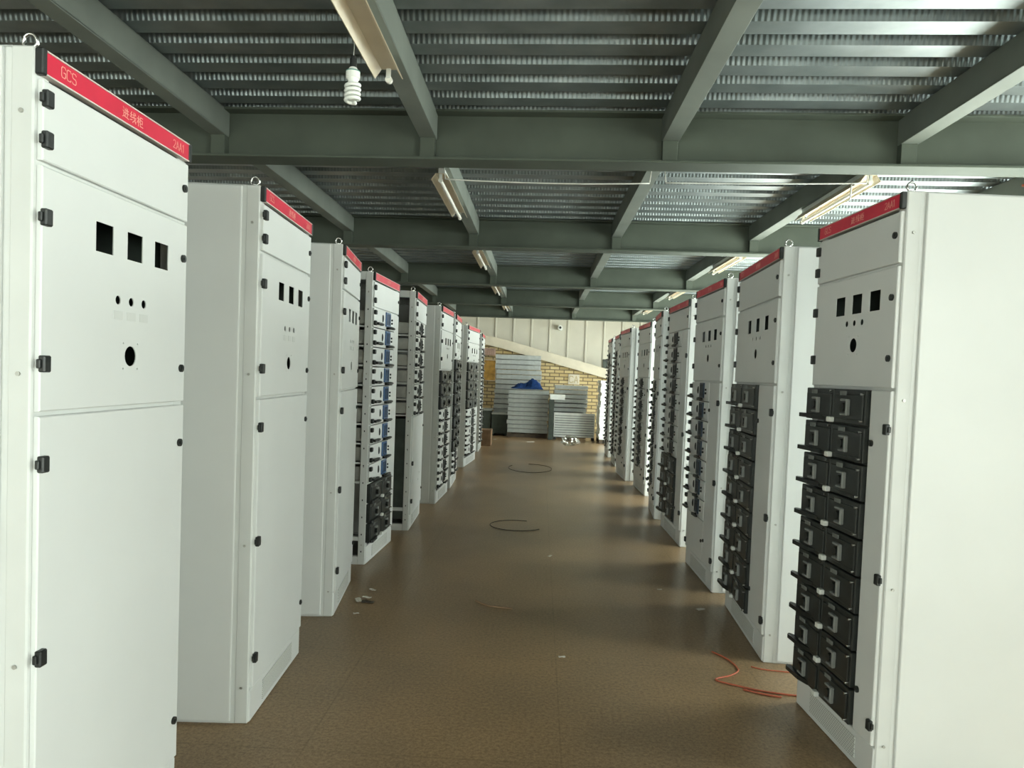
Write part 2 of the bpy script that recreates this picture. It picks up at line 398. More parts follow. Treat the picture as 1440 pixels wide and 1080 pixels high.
# ------------------------------------------------------------------ cabinet
H = 2.2
DEPTH = .80
def cabinet(side, near, far_, spec, label, group):
    """side 'L' (face +x) / 'R' (face -x); near/far_: front corners nearest to / farthest from the camera"""
    nx, ny = near; fx, fy = far_
    W = math.hypot(fx-nx, fy-ny)
    if side == 'L':
        ang = math.atan2(fy-ny, fx-nx); org = (nx, ny, 0)
    else:
        ang = math.atan2(ny-fy, nx-fx); org = (fx, fy, 0)
    r = empty('switchgear_cabinet', org, ang); tag(r, label, 'electrical cabinet', group)
    near_u = .0 if side == 'L' else W          # local x of the side that faces the camera
    open_sides = spec.get('open')
    P = .055
    # --- carcass: four corner posts, rails, top, back, floor
    b = MB()
    for x0 in (0, W-P):
        for y0 in (0, DEPTH-P):
            b.box(x0, x0+P, y0, y0+P, 0, H, 'post', .004)
    for z0, z1 in ((0, .06), (H-.06, H)):
        b.box(P-.002, W-P+.002, .002, .04, z0, z1, 'post')
        b.box(P-.002, W-P+.002, DEPTH-.04, DEPTH-.002, z0, z1, 'post')
        for x0 in (.004, W-.044): b.box(x0, x0+.04, P-.002, DEPTH-P+.002, z0, z1, 'post')
    b.box(.004, W-.004, .004, DEPTH-.004, H-.004, H-.001, 'paint')
    b.box(.01, W-.01, DEPTH-.014, DEPTH-.004, .06, H-.06, 'inside')
    b.box(.01, W-.01, .01, DEPTH-.01, .05, .056, 'inside')
    zs = spec['seams']
    for z in zs: b.box(P-.003, W-P+.003, .001, .025, z-.018, z+.018, 'post')
    if not open_sides and (spec.get('draw') or spec.get('mod')): b.box(.012, W-.012, .030, .034, .06, (spec.get('meter') or 1.94)+.005, 'inside')  # dark plate added behind the units to keep the interior unlit
    carc = b.build('frame', None, r)
    if not open_sides:
        ln = MB(); ln.box(.014, .018, .06, DEPTH-.06, .06, H-.06, 'darkbox'); ln.box(W-.018, W-.014, .06, DEPTH-.06, .06, H-.06, 'darkbox')
        ln.box(.02, W-.02, .30, .304, .06, H-.06, 'darkbox'); ln.build('shade_lining', None, r)  # dark sheets added inside so the door cut-outs look shaded
    if open_sides:
        hb = MB()
        for yy in (.030,):
            for k in range(16):
                z = .10 + k*.13
                hb.box(near_u-.0015 if side == 'L' else near_u-.002, near_u+.002 if side == 'L' else near_u+.0015, yy-.004, yy+.004, z-.006, z+.006, 'modblack')
        hb.build('punched_hole', None, carc)['kind'] = 'stuff'
        # interior seen through the open side: drawer bodies on rails
        n = spec.get('draw', (1.935, 0))[1]
        z = spec.get('draw', (1.935, 0))[0]
        for k in range(n):
            zz = z-(k+1)*ROW
            ib = MB(); ib.box(.03, W-.03, .03, .62, zz+.022, zz+ROW-.022, 'galv', .003)
            for q in (.2, .34, .48): ib.box(.024, W-.024, q, q+.012, zz+.03, zz+ROW-.03, 'darkbox')
            ib.build('drawer_body', None, r)
            for a in (.012, W-.05): MB().box(a, a+.038, .06, DEPTH-.06, zz, zz+.012, 'post').build('runner', None, r)
        if spec.get('mid'): MB().box(.02, W-.02, .03, DEPTH-.06, .10, spec['mid'], 'darkbox', .004).build('shade_block', None, r)  # dark block standing in for shade in the open lower interior
        MB().box(.004, .04, .05, DEPTH-.05, .18, .21, 'post').build('cross_rail', None, r)
        MB().box(W-.004, W+.000, .06, DEPTH-.06, .06, H-.06, 'paint').build('side_panel', None, r) if side == 'L' else MB().box(0, .004, .06, DEPTH-.06, .06, H-.06, 'paint').build('side_panel', None, r)
    else:
        for x0, x1, x2, x3 in ((-.010, .003, .0, .010), (W-.003, W+.010, W-.010, W)):
            p = MB(); p.box(x0, x1, P+.014, DEPTH-.02, .012, H-.006, 'paint', .004, 2)
            p.build('side_panel', None, r)
            MB().box(min(x2, x3)+.002, max(x2, x3)-.002, P-.002, P+.02, .012, H-.008, 'post').build('corner_strip', None, r)
    for z in (2.05, 1.44, .74, .15):
        s = link('screw', SCREW, r, (near_u + (-.001 if side == 'L' else .003), .030, z))
    link('eye_bolt', EYE, r, (near_u + (.030 if side == 'L' else -.030), .030, H))
    # --- red header band
    hz0, hz1 = H-.062, H-.004
    hb = MB(); hb.box(.016, W-.016, -.017, 0, hz0+.003, hz1-.003, 'red', .002)
    hd = hb.build('header_band', None, r); hd['label'] = 'red header band'
    t = MB(); t.box(.016, W-.016, -.019, 0, hz1-.004, hz1, 'trimw', .001).build('top_trim', None, hd)
    MB().box(.016, W-.016, -.019, 0, hz0, hz0+.004, 'trimw', .001).build('bottom_trim', None, hd)
    for x0, x1 in ((.002, .020), (W-.020, W-.002)):
        e = MB().box(x0, x1, -.020, 0, hz0-.002, hz1+.001, 'black', .003).build('end_cap', None, hd); e['label'] = 'black plastic end cap'
    zc = (hz0+hz1)/2
    link('lettering', text_mesh('GCS', .027), hd, (.070, -.0172, zc+.002))
    link('lettering', text_mesh('\u8fdb\u7ebf\u67dc', .029), hd, (W*.5-.035, -.0172, zc))
    link('lettering', text_mesh('2AA1', .025), hd, (W-.120, -.0172, zc))
    # --- doors
    def door(z0, z1, x0, x1, holes, hinge_z, lock_z, hinge_side='l', name='door'):
        o = link(name, panel_mesh(x0, x1, z0, z1, .014, holes, 'paint'), r)
        for z in hinge_z:
            if hinge_side == 'l': link('hinge', HINGE, o, (x0+.006, -.010, z))
            else: link('hinge', HINGE_R, o, (x1-.006, -.010, z))
        for z in lock_z: link('lock', LOCK, o, (x1-.028 if hinge_side == 'l' else x0+.024, -.014, z))
        return o
    x0, x1 = .014, W-.012
    door(1.942, H-.072, x0, x1, [], (2.085, 1.99), (2.045,))
    u = W/.72
    bot = .146
    if spec.get('meter'):
        zb = spec['meter']
        if side == 'L' and not spec.get('rtype'): mz, sz, bz = 1.805, 1.647, 1.492
        else: mz, sz, bz = 1.818, 1.742, 1.652
        hl = [('r', q*u, mz, .078, .078) for q in (.26, .405, .55)] + [('c', q*u, sz, .0125) for q in (.325, .39, .455)] + [('c', .39*u, bz, .029)]
        hl += [('c', .39*u+a*.036, bz+c*.036, .003) for a in (-1, 1) for c in (-1, 1)]
        hz = (1.81, zb+.12) if zb < 1.6 else (1.86, zb+.05)
        o = door(zb+.006, 1.930, x0, x1, hl, hz, (hz[0]+.008, zb+.115 if zb < 1.6 else zb+.05))
        if side == 'L' and not spec.get('rtype'):
            for q in (.325, .39, .455): MB().box(q*u-.022, q*u+.022, -.0152, -.0135, sz-.054, sz-.030, 'post', .0005).build('name_plate', None, o)
    if spec.get('lower'):
        zt = spec['lower']
        hz = [z for z in (1.225, .755, .27) if z < zt-.05] if zt > 1.2 else (zt-.43, .27)
        door(bot, zt-.006, x0, x1, spec.get('lhole', []), hz, (zt-.13, .28))
    z = spec.get('draw', (0, 0))[0]; n = spec.get('draw', (0, 0))[1]
    dw = spec.get('dw', .78)*W
    if n:
        for k in range(n): put_drawer(r, dw, z-(k+1)*ROW, spec.get('col', 'modblack'))
        z -= n*ROW
    if spec.get('mod'):
        zt, n, h = spec['mod']
        for k in range(n): put_module(r, dw, zt-(k+1)*h, h)
    if spec.get('draw2'):
        zt, n = spec['draw2']
        for k in range(n): put_drawer(r, dw, zt-(k+1)*ROW, spec.get('col2', 'modblack'))
    if spec.get('plain'):
        zt, zb = spec['plain']
        door(zb, zt, x0, dw-.004, [('c', dw*.5, (zt+zb)/2, .008)], (zb+.05,), ((zt+zb)/2,), 'l')
    if spec.get('strip'):
        zt = spec['strip']
        hz = [q for q in (1.33, .77, .22) if q < zt] if zt < 1.6 else [q for q in (1.70, 1.0, .30)]
        door(bot, zt-.006, dw+.004, x1, [], hz if side == 'R' else [], [q for q in (1.27, .31) if q < zt] if side == 'R' else [], 'r')
    # --- plinth with perforated vent
    pl = MB(); pl.box(x0-.006, x1+.006, -.006, .01, .004, bot-.008, 'paint', .003)
    po = pl.build('plinth', None, r)
    MB().box(W*.22, W*.80, -.0085, -.004, .030, bot-.030, 'vent').build('vent_grille', None, po)
    return r

LG, RG = 'switchgear cabinets in the left row', 'switchgear cabinets in the right row'
S_FULL = dict(meter=1.345, lower=1.345, seams=(1.936, 1.345))
def L(near, far_, spec, label): return cabinet('L', near, (far_[0]-.020, far_[1]), spec, label, LG)
def Rr(near, far_, spec, label): return cabinet('R', near, (far_[0]+.020, far_[1]), spec, label, RG)
L((-1.196, 1.648), (-1.177, 2.369), S_FULL, 'pale grey cabinet with red GCS band, closest to the camera on the left')
L((-1.149, 2.874), (-1.172, 3.623), S_FULL, 'pale grey closed cabinet, second in left row, with whole near side panel showing')
L((-1.177, 4.187), (-1.243, 4.905), S_FULL, 'pale grey closed cabinet turned away, third in left row, before the blue drawers')
L((-1.266, 5.330), (-1.212, 6.108), dict(seams=(1.936,), open=True, draw=(1.936, 9), col='blue', mod=(.613, 3, .150), strip=1.936, dw=.80),
  'open-sided cabinet with blue-panelled white drawers above black breaker modules, left row')
L((-1.159, 6.544), (-1.176, 7.355), dict(seams=(1.936, 1.05), open=True, draw=(1.936, 6), lower=1.05, mid=1.03, strip=None, dw=.74,
  lhole=[('c', .52, .40, .010), ('c', .60, .46, .010)]), 'open-sided cabinet with six black-trimmed drawers above a plain door, left row')
L((-1.113, 7.916), (-1.070, 8.760), dict(seams=(1.936, 1.495), meter=1.495, rtype=1, mod=(1.49, 3, ROW), draw2=(1.049, 6), strip=1.49, dw=.84),
  'cabinet with three meter cut-outs over black modules and six drawers, left row')
L((-1.084, 9.000), (-1.091, 9.850), dict(seams=(1.936, 1.64), meter=1.64, rtype=1, mod=(1.635, 8, ROW), draw2=(.459, 2), strip=1.635, dw=.86),
  'distant left row cabinet with tall column of black modules, third from the far end')
L((-1.134, 11.053), (-1.034, 12.150), dict(seams=(1.936, 1.64), meter=1.64, rtype=1, mod=(1.635, 5, ROW), draw2=(.900, 5), strip=1.635, dw=.86),
  'distant left row cabinet of mixed black modules and drawers, second from the far end')
L((-1.102, 13.271), (-1.097, 14.104), dict(seams=(1.936,), draw=(1.936, 12), strip=1.936, dw=.84),
  'last cabinet at the far end of the left row, full of drawers')

S_MOD = dict(seams=(1.936, 1.478), meter=1.478, mod=(1.476, 9, .1475), strip=1.478)
Rr((1.302, 2.679), (1.238, 3.361), dict(S_MOD, dw=.775), 'pale grey cabinet of black breaker modules, closest to the camera on the right')
Rr((1.243, 3.822), (1.269, 4.780), dict(S_MOD, dw=.665), 'wide cabinet of black breaker modules and cable door, second in right row')
Rr((1.264, 5.047), (1.227, 5.873), dict(seams=(1.936, 1.478), meter=1.478, draw=(1.476, 7), col='navy', plain=(.444, .146), strip=1.478, dw=.66),
   'cabinet with three meter cut-outs over seven dark blue drawers, third in right row')
Rr((1.299, 6.395), (1.263, 7.300), dict(seams=(1.936,), draw=(1.936, 8), mod=(.757, 4, ROW), strip=1.936, dw=.72),
   'cabinet with eight drawers above four rows of black modules, fourth in right row')
Rr((1.262, 7.608), (1.300, 8.366), dict(seams=(1.936, 1.478), meter=1.478, draw=(1.476, 8), plain=(.300, .146), strip=1.478, dw=.76),
   'narrow-looking cabinet with meter cut-outs, fifth in right row, half hidden behind the fourth')
Rr((1.375, 9.087), (1.330, 9.980), dict(seams=(1.936, 1.495), meter=1.495, draw=(1.493, 8), plain=(.317, .146), strip=1.495, dw=.72),
   'cabinet with bright red band, meter cut-outs and eight drawers, sixth in right row')
Rr((1.278, 10.362), (1.223, 11.281), dict(seams=(1.936, 1.495), meter=1.495, draw=(1.493, 8), plain=(.317, .146), strip=1.495, dw=.74),
   'distant right row cabinet with green-grey near side panel and eight drawers, seventh in right row')
Rr((1.300, 11.950), (1.290, 12.750), dict(seams=(1.936,), draw=(1.936, 12), strip=1.936, dw=.80),
   'distant right row cabinet full of drawers, second from the far end')
Rr((1.310, 13.300), (1.300, 14.100), dict(seams=(1.936,), draw=(1.936, 12), strip=1.936, dw=.80),
   'last cabinet at the far end of the right row, beside the white stack')

# ------------------------------------------------------------------ the room
XL, XR, YB, YE, YM = -4.4, 4.1, -5.0, 20.0, 16.62
struct('floor', MB().box(XL-.2, XR+.2, YB-.2, YE+.2, -.1, 0, 'floor'))
SK = -.04                      # the building's frames run slightly askew to the aisle
def skew(o): o.rotation_euler = (0, 0, SK); return o

# ribbed steel deck (mezzanine underside)
def deck():
    bm = bmesh.new(); p = .224; z0, z1 = 3.052, 3.112
    prof = []; tags = []
    y = YB-.5; off = 3.271 - .02
    k0 = math.floor((y-off)/p)
    k = k0
    while off + k*p < YM-.05:
        a = off + k*p
        prof += [(a+.004, z0, 0), (a+.122, z0, 1), (a+.136, z1, 2), (a+p-.012, z1, 3)]
        k += 1
    xs = (XL-.1, XR+.1)
    vs = [[bm.verts.new((x, q[0], q[1])) for x in xs] for q in prof]
    for i in range(len(prof)-1):
        f = bm.faces.new((vs[i][0], vs[i][1], vs[i+1][1], vs[i+1][0])); f.material_index = 1 if prof[i][2] == 3 else 0
    bmesh.ops.recalc_face_normals(bm, faces=bm.faces)
    me = bpy.data.meshes.new('ceiling'); 
    # slab above the deck
    bm.to_mesh(me); bm.free(); me.materials.append(M['deck']); me.materials.append(M['deckweb'])
    o = link('ceiling', me); o['kind'] = 'structure'; skew(o)
    s = struct('ceiling_slab', MB().box(XL-.1, XR+.1, YB-.5, YM-.1, 3.118, 3.25, 'wallw')); skew(s)
deck()

ORD = ['nearest', 'second', 'third', 'fourth', 'last']
BY = [1.40, 4.41, 7.41, 10.51, 13.52, 16.52]
JX = [-3.42, -2.045, -.735, .715, 2.07, 3.44]
def beam(y, i):
    b = MB(); f = .092
    for seg in (1,):
        b.box(XL-.05, XR+.05, -f, f, 2.750, 2.764, 'beam', .002); b.box(XL-.05, XR+.05, -f, f, 3.034, 3.048, 'beam', .002)
        b.box(XL-.05, XR+.05, -.006, .006, 2.763, 3.036, 'beam')
    r = empty('steel_beam', (0, y, 0), SK)
    tag(r, ['grey steel cross beam overhead behind the camera', 'large grey steel cross beam nearest the camera, below the spiral bulb', 'grey steel cross beam second from the camera, behind the hanging pale wires',
            'grey steel cross beam third from the camera', 'thin-looking grey steel cross beam fourth from the camera', 'farthest grey steel cross beam, bordering the bright end wall'][i], 'beam', 'steel cross beams under the deck')
    b.build('web_and_flange', None, r)
    for x in JX:
        g = MB()
        for s in (-1, 1):
            g.box(x-.044, x+.044, .05 if s > 0 else -.062, .062 if s > 0 else -.05, 2.765, 2.888, 'beam', .002)
            for q in (-.044, .034): g.box(x+q, x+q+.010, .006 if s > 0 else -.051, .051 if s > 0 else -.006, 2.765, 2.888, 'beam')
        g.build('stiffener_plate', None, r)
    return r
for i, y in enumerate(BY): beam(y, i)
ROWN = ['outermost left', 'left', 'middle left', 'middle right', 'right', 'outermost right']
BAYN = ['bay behind the camera', 'bay above the spiral bulb', 'second bay', 'third bay', 'fourth bay', 'fifth bay']
for j, x in enumerate(JX):
    for i in range(len(BY)-1):
        y0, y1 = BY[i]+SK*x+.012, BY[i+1]+SK*x-.012
        b = MB(); w = .05
        b.box(x-w, x+w, y0, y1, 2.888, 2.898, 'joist', .002); b.box(x-w, x+w, y0, y1, 3.036, 3.046, 'joist', .002)
        b.box(x-w+.0, x-w+.007, y0, y1, 2.893, 3.04, 'joist'); b.box(x+w-.007, x+w, y0, y1, 2.893, 3.04, 'joist')
        o = b.build('steel_joist')
        tag(o, f'grey steel joist of the {ROWN[j]} line, in the {BAYN[i+1]}', 'joist', 'steel joists under the deck')

# walls with windows
def wall_with_windows(name, axis, pos, th, a0, a1, z1, openings, m='wallw'):
    """axis 'X': wall in the plane x=pos spanning y; axis 'Y': plane y=pos spanning x"""
    b = MB()
    def bx(u0, u1, za, zb):
        if u1-u0 < 1e-4 or zb-za < 1e-4: return
        if axis == 'X': b.box(pos, pos+th, u0, u1, za, zb, m)
        else: b.box(u0, u1, pos, pos+th, za, zb, m)
    u = a0
    for (o0, o1, za, zb) in openings:
        bx(u, o0, 0, z1); bx(o0, o1, 0, za); bx(o0, o1, zb, z1); u = o1
    bx(u, a1, 0, z1)
    return struct(name, b)
WN = [0]
def window(axis, pos, u0, u1, z0, z1, power=None):
    WN[0] += 1
    fr = MB(); t = .05
    def bx(a, b_, c, d, dd=.03):
        if axis == 'X': fr.box(pos-dd, pos+dd, a, b_, c, d, 'wbit', .003)
        else: fr.box(a, b_, pos-dd, pos+dd, c, d, 'wbit', .003)
    bx(u0, u1, z0, z0+t); bx(u0, u1, z1-t, z1); bx(u0, u0+t, z0+t, z1-t); bx(u1-t, u1, z0+t, z1-t)
    n = max(1, round((u1-u0)/1.2))
    for k in range(1, n): bx(u0+(u1-u0)*k/n-.02, u0+(u1-u0)*k/n+.02, z0+t, z1-t, .025)
    o = struct('window_%d' % WN[0], fr)
    pn = MB()
    if axis == 'X': pn.box(pos-.003, pos+.003, u0+t, u1-t, z0+t, z1-t, 'glass')
    else: pn.box(u0+t, u1-t, pos-.003, pos+.003, z0+t, z1-t, 'glass')
    pn.build('pane', None, o)
    ld = bpy.data.lights.new('window_portal', 'AREA'); ld.shape = 'RECTANGLE'; ld.size = u1-u0; ld.size_y = z1-z0
    ld.cycles.is_portal = True
    lo = bpy.data.objects.new('window_portal', ld); C.objects.link(lo)
    c, zc = (u0+u1)/2, (z0+z1)/2
    if axis == 'X':
        s = 1 if pos > 0 else -1
        lo.location = (pos+s*.1, c, zc); d = Vector((-s, 0, 0))
    else:
        s = 1 if pos > 0 else -1
        lo.location = (c, pos+s*.1, zc); d = Vector((0, -s, 0))
    lo.rotation_euler = d.to_track_quat('-Z', 'Y').to_euler()
    return o

RW = [(-4.8, -3.0, .3, 2.98), (-2.7, -.9, .3, 2.98), (1.95, 2.35, .6, 2.98), (2.6, 5.6, .12, 2.98), (5.9, 8.9, .12, 2.98), (9.2, 12.4, .12, 2.98), (12.7, 15.9, .12, 2.98), (17.3, 18.6, 1.0, 3.0)]  # narrow opening before the first right cabinet is added to brighten the floor
wall_with_windows('wall_right', 'X', XR, .2, YB, YE, 6.2, RW)
for (a, b_, c, d) in RW: window('X', XR+.06, a, b_, c, d)
wall_with_windows('wall_left', 'X', XL-.2, .2, YB, YE, 6.2, [])
BW = [(-3.6, -1.0, .3, 2.72)]  # unseen window, added and sized to brighten right-row fronts and left side panels
wall_with_windows('wall_back', 'Y', YB-.2, .2, XL, XR, 6.2, BW)
for (a, b_, c, d) in BW: window('Y', YB-.1, a, b_, c, d)
struct('ceiling_hall', MB().box(XL-.2, XR+.2, YM+.1, YE+.2, 6.0, 6.15, 'wallw'))
struct('wall_mezzanine', MB().box(XL, XR, YM+.12, YM+.2, 3.26, 6.0, 'wallw'))
# end wall: insulated panels with pressed ribs
ew = MB(); ew.box(XL, XR, YE, YE+.15, 0, 6.2, 'wallpan')
x = XL+.12
while x < XR:
    ew.prism([(x-.035, YE+.01), (x+.035, YE+.01), (x+.018, YE-.035), (x-.018, YE-.035)], 0, 6.1, 'Z', 'wallpan'); x += .50
struct('wall_far', ew)

# ------------------------------------------------------------------ brick stair wall with sloping coping
SY = 18.9
top = [(-2.6, 2.16), (-1.42, 2.20), (-1.05, 2.13), (1.80, 1.42), (3.4, 1.02)]
r = empty('stair_wall', (0, SY, 0)); tag(r, 'yellow brick stair wall with sloping cream coping, behind the stacked sheets', 'wall')
b = MB(); b.prism([(-2.6, 0), (3.4, 0)] + top[::-1], 0, .22, 'Y', 'brick'); b.build('brick_wall', None, r)
b = MB(); b.prism([(p[0], p[1]) for p in top] + [(p[0], p[1]+.25) for p in top[::-1]], -.10, .30, 'Y', 'coping'); b.build('coping', None, r)

# wall camera
r = empty('wall_camera', (.52, YE-.04, 2.76)); tag(r, 'small white security camera on the far white wall', 'camera')
MB().cyl((0, 0, 0), .05, .05, 'Y', 'wbit', 16).build('mount', None, r)
b = MB(); b.cyl((-.02, -.10, .02), .065, .20, 'Y', 'wbit', 18); b.build('camera_body', None, r)
MB().cyl((-.02, -.205, .02), .032, .02, 'Y', 'black', 16).build('lens', None, r)

# ------------------------------------------------------------------ stacks of folded sheet at the far end
def tray(w, d, h, m):
    mb = MB(); t = .012
    mb.box(0, w, 0, d, h-t, h, m, .003); mb.box(0, w, 0, t, 0, h-t+.002, m, .003); mb.box(0, w, d-t, d, 0, h-t+.002, m)
    mb.box(0, t, t, d-t, 0, h-t+.002, m); mb.box(w-t, w, t, d-t, 0, h-t+.002, m)
    return mb.mesh('folded_sheet')
ORDN = ['bottom', 'second', 'third', 'fourth', 'fifth', 'sixth', 'seventh', 'eighth', 'ninth', 'tenth', 'eleventh', 'twelfth', 'thirteenth', 'fourteenth', 'fifteenth', 'sixteenth', 'seventeenth', 'eighteenth']
def stack(x, y, w, d, h, n, z0, m, what, group, gap=.010, jit=.02, base=True):
    me = tray(w, d, h, m)
    if base:
        p = empty('pallet', (x, y, 0)); tag(p, f'dark timber pallet under the {what}', 'pallet')
        k = 5
        for q in range(k): MB().box(w*q/(k-1)-.05*q/(k-1)*2, w*q/(k-1)-.05*q/(k-1)*2+.1, 0, d, z0-.03, z0, 'pallet').build('slat', None, p)
        for q in (0, .45, .9): MB().box(0, w, d*q, d*q+.09, 0, z0-.03, 'pallet').build('bearer', None, p)
    for k in range(n):
        o = link('folded_sheet', me); o.location = (x+random.uniform(-jit, jit), y+random.uniform(-jit, jit), z0 + k*(h+gap)*1.0)
        pos = 'topmost' if k == n-1 else ('bottom' if k == 0 else ORDN[k] + ' from the bottom')
        tag(o, f'folded metal sheet, {pos} in the {what}', 'metal sheet', group)
    return z0 + n*(h+gap)-gap
stack(-1.10, 17.75, 1.12, .8, .108, 15, .12, 'sheet', 'tall grey stack against the brick wall', 'grey folded sheets in the tall stack', .014)
zt = stack(-.72, 16.75, .94, .8, .092, 10, .11, 'sheet', 'low grey stack under the blue cloth', 'grey folded sheets in the low stack', .008)
stack(.36, 17.15, .78, .7, .085, 9, .30, 'sheet', 'grey stack behind the upright grille sheet', 'grey folded sheets behind the grille', .022, .015)
stack(1.37, 15.75, .36, .9, .032, 40, .10, 'sheetw', 'white stack on the right', 'white sheets in the right stack', .003, .010) if False else None
me = tray(.42, .8, .062, 'sheetw')
p = empty('pallet', (1.36, 15.95, 0)); tag(p, 'dark timber pallet under the white stack on the right', 'pallet')
for q in range(4): MB().box(.11*q, .11*q+.08, 0, .8, .06, .09, 'pallet').build('slat', None, p)
for q in (0, .35, .70): MB().box(0, .42, q, q+.09, 0, .06, 'pallet').build('bearer', None, p)
NUM = ORDN + ['nineteenth', 'twentieth', 'twenty-first', 'twenty-second']
for k in range(20):
    o = link('white_sheet', me); o.location = (1.36+random.uniform(-.02, .015), 15.95+random.uniform(-.015, .015), .09+k*.0655)
    tag(o, 'white folded sheet, %s in the white stack on the right' % ('topmost' if k == 19 else 'bottom' if k == 0 else NUM[k] + ' from the bottom'), 'metal sheet', 'white sheets in the right stack')

# upright ribbed sheet leaning in front
r = empty('grille_sheet', (.36, 16.62, 0)); tag(r, 'pale grey ribbed sheet standing upright before the short grey stack', 'metal sheet')
b = MB(); b.box(0, .94, 0, .03, .06, .62, 'sheetw', .004); b.build('sheet', 'sheetw', r)
b = MB()
for k in range(9): b.box(.02, .92, -.012, .002, .10+k*.055, .125+k*.055, 'sheet', .004)
b.build('rib', None, r)['kind'] = 'stuff'
for x in (.0, .88): MB().box(x, x+.06, -.02, .20, 0, .06, 'black', .004).build('foot', None, r)
# dark box between the stacks
r = empty('steel_box', (.235, 16.45, 0)); tag(r, 'dark grey upright box between the two grey stacks', 'box')
MB().box(0, .11, 0, .55, 0, .92, 'darkbox', .006).build('body', None, r)
MB().box(-.002, .112, -.012, 0, .84, .92, 'darkbox', .003).build('lid_edge', None, r)
# white flat box on top of the stack
r = empty('flat_box', (.25, 16.46, .921)); tag(r, 'flat pale box lying on the dark upright box between the stacks', 'box')
MB().box(0, .34, 0, .5, 0, .085, 'sheetw', .005).build('tray', None, r)
MB().box(-.006, .346, -.006, .506, .06, .115, 'sheetw', .005).build('lid', None, r)
# low dark crates on the left
for k, (x, y, w, h, lab) in enumerate(((-1.62, 17.0, .50, .58, 'low dark crate at far left, standing beside the grey stack'), (-1.10, 16.95, .36, .50, 'low dark crate touching the left side of the low grey stack'))):
    r = empty('crate', (x, y, 0)); tag(r, lab, 'crate')
    b = MB(); b.box(0, w, 0, .5, .05, h, 'darkbox', .006); b.build('body', None, r)
    MB().box(-.01, w+.01, -.01, .51, h, h+.04, 'sheet', .004).build('lid', None, r)
    for x2 in (0, w-.06): MB().box(x2, x2+.06, 0, .5, 0, .05, 'black').build('runner', None, r)
r = empty('cardboard_box', (-1.16, 14.45, 0)); tag(r, 'brown cardboard box on the floor behind the last left cabinet', 'box')
MB().box(0, .22, 0, .4, 0, .32, 'card', .004).build('carton', None, r)
for s in (0, 1): MB().box(0 if s == 0 else .113, .108 if s == 0 else .22, 0, .4, .32, .325, 'card').build('flap', None, r)
# amber sheet and pink grille on the brick wall
r = empty('wall_sheet', (-1.52, SY-.02, 1.28)); tag(r, 'amber framed panel hung on the brick wall at left', 'panel')
MB().box(0, .34, -.02, .02, 0, .52, 'gold', .003).build('panel', None, r)
b = MB(); b.box(-.015, .355, -.03, .0, -.02, .0, 'cream'); b.box(-.015, .355, -.03, 0, .52, .54, 'cream'); b.box(-.015, 0, -.03, 0, 0, .52, 'cream'); b.box(.34, .355, -.03, 0, 0, .52, 'cream'); b.build('edge_frame', None, r)
r = empty('wall_grille', (-1.55, SY-.02, 1.93)); tag(r, 'dull pink slatted grille at the top left of the brick wall', 'grille')
MB().box(0, .36, -.02, .02, 0, .19, 'pinkgrille', .003).build('backing', None, r)
b = MB()
for k in range(7): b.box(.015+k*.05, .035+k*.05, -.03, -.015, .01, .18, 'pinkgrille', .002)
b.build('slat', None, r)['kind'] = 'stuff'
# pale square sign
r = empty('wall_sign', (.74, SY-.015, 1.255)); tag(r, 'small pale square sign with two worn letters on the brick wall', 'sign')
MB().box(0, .29, -.015, .015, 0, .26, 'coping', .004).build('plate', None, r)
link('lettering', text_mesh('CA', .17, 'brickish', .12), r, (.025, -.0155, .13))
# dark bag on the coping at right
r = empty('wall_bracket', (1.62, SY-.10, 1.80)); tag(r, 'dark box on the sloping coping beside the last right cabinet', 'box')
MB().box(0, .26, 0, .2, -.10, .14, 'darkbox', .01).build('body', None, r)
MB().box(.01, .25, -.01, 0, .08, .12, 'black', .003).build('flap', None, r)

# blue cloth draped on the low stack
def cloth():
    bm = bmesh.new(); nx, ny = 26, 14; w, d = .72, .5
    V = {}
    from mathutils import noise
    for i in range(nx+1):
        for j in range(ny+1):
            u, v = i/nx, j/ny
            x = (u-.5)*w; y = (v-.5)*d
            hgt = .055 + .13*math.exp(-((u-.70)/.22)**2-((v-.45)/.40)**2) + .07*math.exp(-((u-.33)/.18)**2-((v-.6)/.3)**2) + .11*noise.noise(Vector((u*5, v*4, 1.3))) + .06*noise.noise(Vector((u*13, v*9, 4.)))
            e = min(u, 1-u, v, 1-v)
            z = max(.004, hgt*min(1, e*7))
            V[i, j] = bm.verts.new((x + .03*noise.noise(Vector((u*6, v*6, 9))), y, z))
    for i in range(nx):
        for j in range(ny):
            f = bm.faces.new((V[i, j], V[i+1, j], V[i+1, j+1], V[i, j+1])); f.smooth = True
    me = bpy.data.meshes.new('work_cloth'); bm.to_mesh(me); bm.free(); me.materials.append(M['cloth'])
    o = link('work_cloth', me); o.location = (-.30, 17.10, zt+.022); o.rotation_euler = (0, 0, .12)
    so = o.modifiers.new('s', 'SOLIDIFY'); so.thickness = .01; so.offset = 1
    tag(o, 'crumpled dark blue work cloth thrown on the low grey stack', 'cloth')
cloth()

# clear plastic bag on the floor
def bag():
    from mathutils import noise
    bm = bmesh.new(); bmesh.ops.create_icosphere(bm, subdivisions=3, radius=1)
    for v in bm.verts:
        n = noise.noise(v.co*2.4)*.30 + noise.noise(v.co*6)*.12
        v.co = v.co*(1+n); v.co.x *= .19; v.co.y *= .16; v.co.z = max(-.0, v.co.z*.12+.09)
    me = bpy.data.meshes.new('plastic_bag'); bm.to_mesh(me); bm.free(); me.materials.append(M['film'])
    o = link('plastic_bag', me); o.location = (.70, 15.25, .002)
    tag(o, 'crumpled clear plastic bag on the floor before the stacks', 'bag')
bag()

